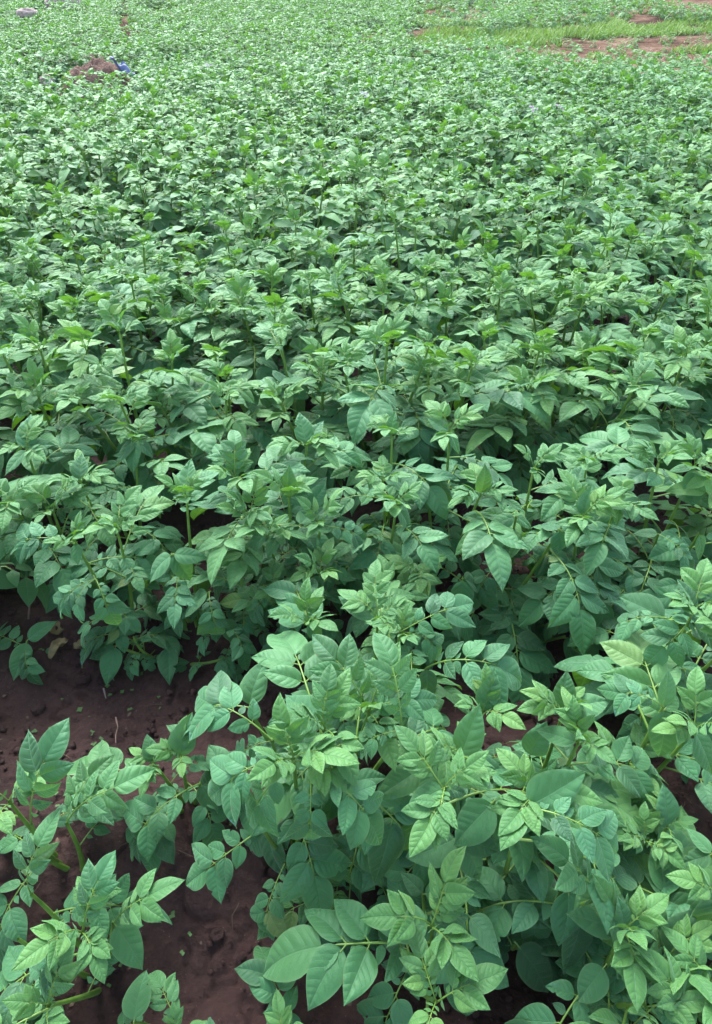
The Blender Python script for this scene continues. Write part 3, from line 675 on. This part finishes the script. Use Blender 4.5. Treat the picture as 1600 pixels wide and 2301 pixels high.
def hero_plant(idx, label, bxy, size, shoots):
    rng = np.random.default_rng(9000 + idx)
    X, Y = bxy; z = float(ground_h(X, Y))
    root = link(bpy.data.objects.new('potato_plant', None)); root.location = (X, Y, z); root.empty_display_size = 0.1
    tag(root, label, 'potato plant', GROUP)
    O = np.array([X, Y, z])
    low = max(s[0][2] for s in shoots) < 0.2
    for tip, nauto, ros, targets in shoots:
        tip = np.array(tip) - O
        base = np.array([tip[0] * .14, tip[1] * .14, 0.0]); base[2] = float(ground_h(X + base[0], Y + base[1])) - z - .03
        P = stem_curve(rng, base, tip)
        mesh_obj('stem', to_mesh('stem', stems_geo([(P, np.linspace(0.0064, 0.0030, len(P)) * (0.7 + .3 * size))]), (STALK,)), root)
        for t in targets:
            t = np.array(t) - O; d = float(np.linalg.norm(t - tip))
            up = np.array([rng.uniform(-.25, .25), -0.25 + rng.uniform(-.2, .2), 1.0])
            if (t - tip)[2] < -0.6 * d: up = up + np.array([*(t - tip)[:2] / d, 0]) * 1.5
            if d < 0.115:
                me, ch = SINGLE[int(rng.integers(8))]
                M = aim_matrix(tip, t, ch, up)
                mesh_obj('leaflet', me, root, M)
            else:
                kd = 'old' if not (t[2] > tip[2] + .04) else 'mid'
                i = int(rng.integers(KINDS[kd])); k = (kd, i, 3)
                mesh_obj('leaf', LEAF_MESH[k], root, aim_matrix(tip, t, LEAF_TIP[k], up))
        ph = rng.uniform(0, 6.28)
        nauto = int(round(nauto * (.42 if Y < .85 else .85)))
        for j in range(nauto):
            u = (j + .5) / nauto
            s_ = 0.25 + 0.65 * u ** .8
            p = np.array([np.interp(s_, np.linspace(0, 1, len(P)), P[:, q]) for q in range(3)])
            kd = 'old' if u < .6 or not ros else 'mid'
            sc = rng.uniform(.75, 1.05) * (0.75 + .35 * u) * size * (1.14 if Y < .85 else 0.98)
            el = rng.uniform(-.1, .4) + (0.25 * u if ros else 0)
            i = int(rng.integers(KINDS[kd]))
            a_ = ph + j * 2.399 + rng.uniform(-.3, .3)          # leaf points along (-sin a, cos a)
            if X < -.1 and 0.95 < Y < 1.3 and math.cos(a_) < 0.1: sc *= .58      # stunted on the bare side of the furrow
            if X < -.25 and Y < .75 and math.cos(a_) > -0.1: sc *= .62
            mesh_obj('leaf', LEAF_MESH[(kd, i, 3)], root, leaf_matrix(p, a_, el, rng.uniform(-.3, .3), sc))
        nr = (0, 4, 6)[ros]
        for j in range(nr):
            el = rng.uniform(.75, 1.35) if ros == 1 else rng.uniform(.5, 1.3)
            sc = rng.uniform(.38, .62) * size * (1.1 if ros == 2 else 1)
            i = int(rng.integers(KINDS['young']))
            mesh_obj('leaf', LEAF_MESH[('young', i, 3)], root, leaf_matrix(P[-1] - np.array([0, 0, .01 * (j > 1)]), ph + j * 2.1, el, rng.uniform(-.3, .3), sc))
for k_, (lab_, xy_, sz_, sh_) in enumerate(HERO): hero_plant(k_, lab_, xy_, sz_, sh_)
skip = []
spots.sort(key=lambda s: s[1])
inview = {}
def screen_x(X, Y, Z):      # only used to count plants from the left edge for their labels
    fwd = Y * math.cos(PITCH) + (CAM_Z - Z) * math.sin(PITCH)
    return 800 + FPX * X / fwd

def near_hero(X, Y, r): return any((X - h[1][0]) ** 2 + ((Y - h[1][1])) ** 2 < r * r for h in HERO)
count = len(HERO)
far = []
byrow = {}
for s in spots: byrow.setdefault(s[2], []).append(s)
side_n = {}
side = []
FLOWERS = [(1.7, 6.18), (1.5, 6.08), (-2.75, 6.89), (-1.71, 9.53), (0.08, 6.78)]
placed = []
for i, lst in sorted(byrow.items()):
    lst = [q for q in sorted(lst) if q[1] < field_end(q[0]) - .1 and ((q[0] + 3.35) / .75) ** 2 + ((q[1] - 9.6) / .8) ** 2 > 1]
    vis = [q for q in lst if -60 < screen_x(q[0], q[1], .4) < 1660 and not (i <= 1) and not (i == 2 and near_hero(q[0], q[1], .26)) and not (i == 3 and near_hero(q[0], q[1], .2))]
    if i <= 1:      # beyond the hero plants' sides
        vis = [q for q in lst if abs(q[0]) > 0.95 and not near_hero(q[0], q[1], .2)]
    for j, q in enumerate(vis):
        adj = rnd.choice(['bushy', 'leafy', 'full', 'dense'])
        if i <= 1:
            side_n[(q[0] < 0, i)] = side_n.get((q[0] < 0, i), 0) + 1
            lab = 'potato plant mostly outside the picture past its %s edge, %s in the %s row' % ('left' if q[0] < 0 else 'right', ORD[side_n[(q[0] < 0, i)]], ORD[i + 1])
        elif i == 2:
            lab = '%s potato plant just behind the foremost large plants, %s from the left among these' % (adj, ORD[j + 1])
        else:
            lab = '%s potato plant, %s from the left in the %s crop row from the camera' % (adj, ORD[min(j + 1, 35)], ORD[i + 1])
        if i <= 5:
            near_plant(q[0], q[1], int(q[0] * 977 + q[1] * 5003) % 99991, rnd.uniform(0.40, 0.54), 0.20, 4, 9, rnd.uniform(1.12, 1.3) if i < 5 else rnd.uniform(1.0, 1.15), lab)
            count += 1
        elif count < 300:
            placed.append((q[0], q[1], mid_plant(q[0], q[1], rnd.randrange(12), rnd.uniform(0, 6.28), rnd.uniform(.86, 1.2), lab))); count += 1
        else: far.append(q)
    for q in lst:
        if i > 5 and q not in vis and count >= 300: far.append(q)
        elif i >= 2 and q not in vis and not (-60 < screen_x(q[0], q[1], .4) < 1660): side.append((q[0], q[1], rnd.uniform(.9, 1.15)))
    if i >= 2:      # the rows go on past both edges of the photograph
        ex = max(q[0] for q in lst)
        for sg in (-1, 1):
            for m in range(1, 5):
                x = sg * (ex + .27 * m)
                y = row_y(i, x)
                if y < field_end(x) - .1: side.append((x, y, rnd.uniform(.9, 1.15)))
print('plants', count, 'far', len(far))

# flower heads belong to the plants that carry them
def flower_mesh():
    rng = np.random.default_rng(5); g = Geo()
    tube(g, [(0, 0, -.08), (0, .005, 0)], [.0015, .0015], 5, (0.3, .5, 0), 2)
    for hx, hy, hz in ((0.0, 0.0, 0.0), (.028, .01, -.008), (-.024, .014, .004), (.004, -.026, -.006), (-.01, .03, -.01)):
        for k in range(5):
            a = k * 1.2566 + rng.uniform(-.1, .1)
            V, f, uv, c = leaflet(rng, .013, .014, 5, 5, .5, .1, 0)
            R = np.array(Matrix.Translation((hx, hy, hz)) @ Matrix.Rotation(a, 4, 'Z') @ Matrix.Rotation(.35, 4, 'X'))[:3]
            g.add(V @ R[:, :3].T + R[:, 3], f, uv, c, 0)
        tube(g, [(hx, hy, hz), (hx, hy, hz + .009)], [.0028, .0012], 6, (0, 0, 0), 1)
    return to_mesh('flower', g, (PETAL, ANTHER, STALK))
FM = flower_mesh()
for fx, fy in FLOWERS:
    best = min(placed, key=lambda p: (p[0] - fx) ** 2 + (p[1] - fy) ** 2)
    root = best[2]
    Minv = (Matrix.Translation(root.location) @ root.rotation_euler.to_matrix().to_4x4() @ Matrix.Diagonal((*root.scale, 1))).inverted()
    mesh_obj('flower_cluster', FM, root, Matrix.Translation(Minv @ Vector((best[0] + .03, best[1] - .06, root.location.z + .58))) @ Matrix.Rotation(.5, 4, 'X'))
    root['label'] = 'flowering ' + root['label'].split(' ', 1)[1]

# ------------------------------------------------------------------ far crop: beyond the 300 nearest plants
def mass(name, label, pts, variants, res_scale=1.0):
    g = Geo(); rr = random.Random(3)
    for (X, Y, sc) in pts:
        M = Matrix.Translation((X, Y, float(ground_h(X, Y)))) @ Matrix.Rotation(rr.uniform(0, 6.28), 4, 'Z') @ Matrix.Scale(sc, 4)
        a_ = list(variants[rr.randrange(len(variants))]); a_[3] = a_[3].copy(); a_[3][:, 0] = np.clip(a_[3][:, 0] + rr.uniform(.08, .62), 0, 1); g.add_geo(a_, M, rr.random())
    o = mesh_obj(name, to_mesh(name, g, (LEAF, STALK)))
    tag(o, label, None, None, 'stuff'); return o
FARV = [plant_arrays(7000 + k, 0.46, 0.18, 4, 10, 1, 1.0)[0].arrays() for k in range(10)]
mass('potato_crop', 'dense far part of the potato field reaching to its upper edge', [(q[0], q[1], rnd.uniform(.8, 1.12)) for q in far], FARV)
SIDEV = [plant_arrays(7300 + k, 0.46, 0.19, 4, 8, 1, 1.08)[0].arrays() for k in range(8)]
mass('potato_crop', 'potato rows running on past the left and right edges of the picture', side, SIDEV)
LOWV = [plant_arrays(7100 + k, 0.24, 0.16, 4, 5, 0, 0.8)[0].arrays() for k in range(8)]
for a_ in LOWV: a_[3][:, 0] = np.clip(a_[3][:, 0] + .45, 0, 1)      # younger, yellower crop
def scatter(x0, x1, y0, y1, sx, sy, cond, jit=.3):
    out = []; y = y0
    while y < y1:
        x = x0
        while x < x1:
            X = x + rnd.uniform(-jit, jit) * sx; Y = y + rnd.uniform(-jit, jit) * sy
            if cond(X, Y): out.append((X, Y, rnd.uniform(.8, 1.25)))
            x += sx
        y += sy
    return out
def nonsoil(X, Y):
    a = np.array([X]); b = np.array([Y])
    return not (inside(a, b, PATH)[0] or inside(a, b, DITCH)[0] or in_patch(a, b)[0] or inside(a, b, RED)[0] or inside(a, b, TOPBROWN)[0] or inside(a, b, GRASS_P)[0] or inside(a, b, SPARSE)[0])
def left_of_path(X, Y): return X < -4.1 - (Y - 14.1) * .27 and Y > 12.9 + max(0, (X + 6.3) * .3)
mass('upper_left_crop', 'potato plot at the top left beyond the ditch and beside the narrow bare path',
     scatter(-15, -3.5, 12.9, 26, .25, .34, lambda X, Y: left_of_path(X, Y) and nonsoil(X, Y)), LOWV)
mass('upper_middle_crop', 'potato plot along the top of the picture right of the narrow bare path',
     scatter(-8, 6, 13.1, 26, .25, .34, lambda X, Y: (not left_of_path(X, Y)) and X > -5.6 - (Y - 14.1) * .2 and Y > field_end(X) + .5 and nonsoil(X, Y)), LOWV)
mass('sparse_crop', 'sparse low green plants on the dry slope at the top right',
     scatter(1, 16, 15.7, 27, .27, .36, lambda X, Y: rnd.random() < .62 + .0 * X and (inside(np.array([X]), np.array([Y]), SPARSE)[0] or (X > 7 and Y > 18)) and not inside(np.array([X]), np.array([Y]), TOPBROWN)[0] and not in_patch(np.array([X]), np.array([Y]), .8)[0]), LOWV)
mass('verge_weeds', 'scattered low weeds on the dry red soil strip at the right',
     [(x, y, s * .45) for x, y, s in scatter(2.6, 13, 11.5, 17, .3, .3, lambda X, Y: rnd.random() < .38 and inside(np.array([X]), np.array([Y]), RED)[0])], LOWV)

# grass bank
def grass():
    g = Geo(); rr = np.random.default_rng(4)
    n = 90000
    X = rr.uniform(.6, 13, n); Y = rr.uniform(13.3, 20.6, n)
    dens = fbm(X * .9, Y * 1.4, 41, 3)
    k = (inside(X, Y, GRASS_P) & (dens > .44)) | (inside(X, Y, SPARSE) & (dens > .62)) | (inside(X, Y, RED) & (dens > .70))
    X = X[k]; Y = Y[k]; n = len(X); Z = ground_h(X, Y) - .01
    a = rr.uniform(0, 6.28, n); h = rr.uniform(.04, .15, n) * (.5 + 1.0 * np.clip(fbm(X * 1.3, Y * 1.3, 43, 2), 0, 1)); lean = rr.uniform(.02, .16, n); wd = rr.uniform(.007, .014, n)
    dx, dy = np.cos(a), np.sin(a)
    P0 = np.stack([X, Y, Z], -1); Wv = np.stack([-dy * wd, dx * wd, 0 * wd], -1)
    P1 = P0 + np.stack([dx * lean * .35, dy * lean * .35, h * .6], -1); P2 = P0 + np.stack([dx * lean, dy * lean, h], -1)
    V = np.stack([P0 - Wv, P0 + Wv, P1 + Wv * .7, P1 - Wv * .7, P2 + Wv * .12, P2 - Wv * .12], 1).reshape(-1, 3)
    b = np.arange(n)[:, None] * 6
    F = np.concatenate([b + np.array([0, 1, 2, 3]), b + np.array([3, 2, 4, 5])])
    g.add(V, F); o = mesh_obj('grass', to_mesh('grass', g, (GRASS,))); tag(o, 'bright green grass on the low bank behind the field at the right', None, None, 'stuff')
grass()

# ------------------------------------------------------------------ mound, tarp, stones, clods, twigs, seedlings
def lump(rx, ry, rz, seed, nu=40, nv=24, amp=.16, freq=3.0, flat=0.25, pw=1.0):
    """closed irregular lump, returned as a Geo; flat = how far it is sunk"""
    u = np.linspace(0, 2 * math.pi, nu); v = np.linspace(0.001, math.pi - .001, nv)
    U, V = np.meshgrid(u, v, indexing='ij')
    x, y, z = np.cos(U) * np.sin(V), np.sin(U) * np.sin(V), np.cos(V)
    nz = fbm(x * freq + 5 + seed, y * freq + z * freq * .8, seed, 4) + fbm(y * freq + 2, z * freq + x * 1.1 + seed, seed + 9, 3) - 1
    r = 1 + amp * 2 * nz
    z = np.sign(z) * np.abs(z) ** pw
    g = Geo(); g.add(np.stack([x * r * rx, y * r * ry, (z * r + 1 - flat * 2) * rz], -1).reshape(-1, 3), grid_faces(nu, nv))
    return g
def mound():
    g = Geo(); nr, na = 46, 90
    R, A = np.meshgrid(np.linspace(0, 1, nr), np.linspace(0, 2 * math.pi, na), indexing='ij')
    x = R * np.cos(A) * .80; y = R * np.sin(A) * .55
    A2 = np.where(A > 6.28, 0, A)
    h = .60 * (1 - R ** 1.9) * (1 + .35 * (fbm(x * 3 + 4, y * 3, 8, 3) - .5)) + .10 * (fbm(x * 11, y * 11, 9, 4) - .5) * (1 - R ** 4) + .05 * (fbm(x * 30, y * 30, 19, 3) - .5) * (1 - R ** 4) - .05
    g.add(np.stack([x, y, h], -1).reshape(-1, 3), grid_faces(nr, na)[:, ::-1])
    root = mesh_obj('soil_mound', to_mesh('soil_mound', g, (RED_SOIL,)))
    return root
m_ = mound(); m_.location = (-3.40, 10.0, float(base_height(-3.86, 10.15)))
tag(m_, 'heap of reddish brown earth and straw rising out of the crop at upper left', 'soil heap')
rg = random.Random(11)
g = Geo()
for k in range(70):
    a = rg.uniform(0, 6.28); r = rg.uniform(0, .55); x, y = math.cos(a) * r, math.sin(a) * r * .9
    z = .60 * (1 - (r / .6) ** 1.9) * .97 + .0; b = rg.uniform(0, 6.28); l = rg.uniform(.04, .12)
    tube(g, [(x, y, z), (x + math.cos(b) * l * .5, y + math.sin(b) * l * .5, z + .02), (x + math.cos(b) * l, y + math.sin(b) * l, z - .005)], [.004, .003, .002], 4, (0, 0, 0), 0)
mesh_obj('straw', to_mesh('straw', g, (STRAW,)), m_)['kind'] = 'stuff'
def tarp():
    g = Geo(); nu, nv = 26, 16
    U, V = np.meshgrid(np.linspace(0, 1, nu), np.linspace(0, 1, nv), indexing='ij')
    for off, flip in ((0, 1), (.006, 0)):
        x = (U - .5) * .24; y = (V - .5) * .2
        z = .10 - .17 * U + .035 * np.sin(U * 9 + V * 4) + .03 * np.sin(V * 11 + U * 5) + .02 * (fbm(U * 7, V * 7, 3, 3) - .5) - off
        f = grid_faces(nu, nv); g.add(np.stack([x, y, z], -1).reshape(-1, 3), f if flip else f[:, ::-1])
    return mesh_obj('plastic_sheet', to_mesh('plastic_sheet', g, (TARP,)))
t_ = tarp(); t_.location = (-2.98, 9.85, .45)
tag(t_, 'crumpled piece of blue plastic lying against the right side of the earth heap', 'plastic sheet')
def put_lump(name, label, cat, x, y, z, rx, ry, rz, seed, mat, rot=0, group=None, **kw):
    o = mesh_obj(name, to_mesh(name, lump(rx, ry, rz, seed, **kw), (mat,))); o.location = (x, y, z); o.rotation_euler = (0, 0, rot)
    tag(o, label, cat, group); return o
put_lump('rock', 'pale grey flat slab lying slanted in the top left plot', 'rock', -6.95, 17.0, float(base_height(-6.95, 17.0)) + .24, .30, .12, .10, 4, PALE, -.4, pw=.8)
put_lump('rock', 'large pinkish grey boulder in bare soil at the very top left', 'rock', -7.2, 19.9, float(base_height(-7.2, 19.9)), .45, .25, .28, 6, PALE, .1)
put_lump('rock', 'small grey stone showing between leaves just left below the earth heap', 'rock', -3.80, 9.35, .33, .08, .07, .08, 8, PALE, .3)
CL = [(-.11, .58, .035), (-.16, .55, .014), (-.06, .62, .018), (.43, .96, .03), (.39, .99, .02), (.47, .93, .024), (-.52, .92, .012), (-.70, .86, .014), (-.83, .98, .018), (-.45, .98, .011), (-.28, .47, .014), (-.2, .43, .017), (-.74, 1.06, .02)]
PL = ['largest round clod on the dark soil at the bottom centre', 'little clod left of the largest one at the bottom centre', 'clod just behind the largest one at the bottom centre',
      'biggest reddish clod in the gap right of the tall centre plant', 'clod at the left of the gap right of the tall centre plant', 'front clod of the gap right of the tall centre plant',
      'little clod in the middle of the bare soil at the left', 'little clod at the front of the bare soil at the left', 'clod at the left edge of the bare soil strip', 'tiny clod at the right end of the bare soil strip at the left',
      'clod on the dark soil below the drooping pale leaves', 'clod near the lower edge of the photo, left of centre', 'clod at the back of the bare soil on the left']
for k, ((x, y, r), lb) in enumerate(zip(CL, PL)):
    put_lump('soil_clod', lb, 'soil clod', x, y, float(ground_h(x, y)) - r * .1, r, r * .85, r * .75, 20 + k, SOIL, k * 1.3, 'soil clods lying on the bare earth', nu=28, nv=18, amp=.28)
def twig(name, label, pts, r, mat=STRAW, cat='twig'):
    g = Geo(); P = [(x, y, float(ground_h(x, y)) + z) for x, y, z in pts]; tube(g, P, np.linspace(r, r * .5, len(P)), 6, (0, 0, 0), 0)
    tag(mesh_obj(name, to_mesh(name, g, (mat,))), label, cat)
twig('twig', 'thin pinkish dry twig lying on the bare soil at the left', [(-.615, .945, .018), (-.600, .915, .016), (-.597, .89, .014), (-.588, .865, .012)], .0022)
twig('twig', 'short pale stick on the soil under the dark crinkled plant', [(-.672, 1.03, .018), (-.66, 1.005, .014)], .0026, STONE)
twig('twig', 'pale straight straw on the ground at the bottom, right of centre', [(.215, .455, .03), (.25, .475, .06), (.285, .51, .10)], .0016, STONE, 'straw')
twig('twig', 'dry brown stalk standing beside the low flat plant at the left', [(-.93, 1.22, .005), (-.92, 1.24, .05), (-.90, 1.25, .085), (-.895, 1.25, .11)], .003)
g = Geo()
for k in range(3):
    V, f, uv, c = leaflet(np.random.default_rng(70 + k), .07, .04, 14, 9, 1.5, .6, .5); R = np.array(Matrix.Translation((-.83 + k * .03, 1.17 - k * .02, float(ground_h(-.83, 1.17)) + .012)) @ Matrix.Rotation(2.2 * k + .4, 4, 'Z') @ Matrix.Rotation(.5, 4, 'X'))[:3]
    V[:, 2] += .006 * np.sin(V[:, 0] * 300 + k) + .005 * np.sin(V[:, 1] * 230); g.add(V @ R[:, :3].T + R[:, 3], f, uv, c, 0)
tag(mesh_obj('withered_leaf', to_mesh('withered_leaf', g, (OLD,))), 'shrivelled yellowish brown leaf lying on the bare soil at the left', 'dead leaf')
def seedlings():
    g = Geo(); rr = np.random.default_rng(17); n = 0
    while n < 200:
        x = rr.uniform(-1.05, 1.0); y = rr.uniform(.34, 1.5)
        if vnoise(np.array([x * 6]), np.array([y * 6]), 3)[0] < .52: continue
        z = float(ground_h(x, y)) + .006; n += 1
        s = rr.uniform(.0025, .0055); a0 = rr.uniform(0, 6.28)
        for k in range(int(rr.integers(2, 5))):
            V, f, uv, c = leaflet(rr, s * 1.7, s * 1.5, 9, 7, .4, .1, .6)
            R = np.array(Matrix.Translation((x, y, z)) @ Matrix.Rotation(a0 + k * 1.6, 4, 'Z') @ Matrix.Rotation(.3, 4, 'X'))[:3]
            g.add(V @ R[:, :3].T + R[:, 3], f, uv, c, 0)
    o = mesh_obj('seedlings', to_mesh('seedlings', g, (WEED,))); tag(o, 'tiny round-leaved weed seedlings sprouting on the bare soil', None, None, 'stuff')
seedlings()

def litter():
    g = Geo(); rr = np.random.default_rng(27); n = 0
    while n < 900:
        x = rr.uniform(2.6, 12); y = rr.uniform(9.6, 17)
        if not inside(np.array([x]), np.array([y]), RED)[0] or vnoise(np.array([x * 1.2]), np.array([y * 1.2]), 53)[0] < .35: continue
        n += 1; a = rr.uniform(0, 3.14); l = rr.uniform(.08, .30); z = float(ground_h(x, y)) + rr.uniform(.005, .05)
        tube(g, [(x, y, z), (x + math.cos(a) * l * .5, y + math.sin(a) * l * .5, z + rr.uniform(0, .05)), (x + math.cos(a) * l, y + math.sin(a) * l, z)], [.006, .005, .003], 3, (0, 0, 0), 0)
    tag(mesh_obj('straw_litter', to_mesh('straw_litter', g, (STRAW_PALE,))), 'dry straw and dead stalks strewn over the reddish soil strip at the right', None, None, 'stuff')
STRAW_PALE = simple_material('pale_dead_stalks', (0.16, 0.11, 0.07), (0.34, 0.26, 0.17), 4, 0.9)
litter()

# crumbs of earth and bits of dead leaf on the near soil
def crumbs():
    g = Geo(); rr = np.random.default_rng(88)
    base_ = [lump(1, 1, .8, 60 + k, nu=9, nv=6, amp=.3).arrays() for k in range(6)]
    n = 0
    while n < 4200:
        x = rr.uniform(-1.3, 1.3); y = rr.uniform(.3, 1.9)
        if vnoise(np.array([x * 9]), np.array([y * 9]), 13)[0] < rr.uniform(.2, .7): continue
        n += 1; q = .0018 + .0075 * rr.random() ** 3.2
        M = Matrix.Translation((x, y, float(ground_h(x, y)) + .004)) @ Matrix.Rotation(rr.uniform(0, 6.28), 4, 'Z') @ Matrix.Scale(q, 4)
        a = list(base_[n % 6]); a[2] = np.zeros((len(a[0]), 2)); g.add_geo(a, M)
    tag(mesh_obj('soil_crumbs', to_mesh('soil_crumbs', g, (SOIL,))), 'small crumbs of dark earth scattered over the bare soil', None, None, 'stuff')
    g = Geo()
    for k in range(260):
        x = rr.uniform(-1.2, 1.2); y = rr.uniform(.35, 1.7); z = float(ground_h(x, y)) + .008; a = rr.uniform(0, 6.28)
        if k % 2:
            l = rr.uniform(.01, .05); dx, dy = math.cos(a) * l, math.sin(a) * l
            tube(g, [(x, y, z), (x + dx * .5 + dy * .15, y + dy * .5, z + .004), (x + dx, y + dy, z)], [.0009, .0008, .0005], 4, (0, 0, 0), 0)
        else:
            V, f, uv, c = leaflet(rr, rr.uniform(.006, .022), rr.uniform(.005, .012), 6, 5, rr.uniform(.3, 2), .5, .5)
            R = np.array(Matrix.Translation((x, y, z)) @ Matrix.Rotation(a, 4, 'Z') @ Matrix.Rotation(rr.uniform(-.3, .3), 4, 'X'))[:3]
            g.add(V @ R[:, :3].T + R[:, 3], f, uv, c, 0)
    tag(mesh_obj('plant_debris', to_mesh('plant_debris', g, (DEBRIS,))), 'bits of dead leaf and root fibre lying on the near soil', None, None, 'stuff')
DEBRIS = simple_material('dead_plant_bits', (0.045, 0.028, 0.02), (0.13, 0.09, 0.06), 9, 0.9)
crumbs()

# ------------------------------------------------------------------ thin air volume added to soften and lighten the far field
def added_haze():
    me = bpy.data.meshes.new('added_haze')
    x0, x1, y0, y1, z0, z1 = -95, 95, -14, 145, -1.2, 26
    vs = [(x, y, z) for x in (x0, x1) for y in (y0, y1) for z in (z0, z1)]
    me.from_pydata(vs, [], [(0, 1, 3, 2), (4, 6, 7, 5), (0, 4, 5, 1), (2, 3, 7, 6), (0, 2, 6, 4), (1, 5, 7, 3)])
    m = bpy.data.materials.new('added_haze_volume'); m.use_nodes = True; n = m.node_tree; n.nodes.clear()
    o_ = n.nodes.new('ShaderNodeOutputMaterial'); v = n.nodes.new('ShaderNodeVolumePrincipled')
    v.inputs['Color'].default_value = (0.9, 0.95, 0.97, 1); v.inputs['Density'].default_value = 0.0009
    n.links.new(v.outputs[0], o_.inputs['Volume']); me.materials.append(m)
    tag(mesh_obj('added_haze', me), 'thin pale air volume added over the whole field to soften its far end', None, None, 'stuff')
added_haze()
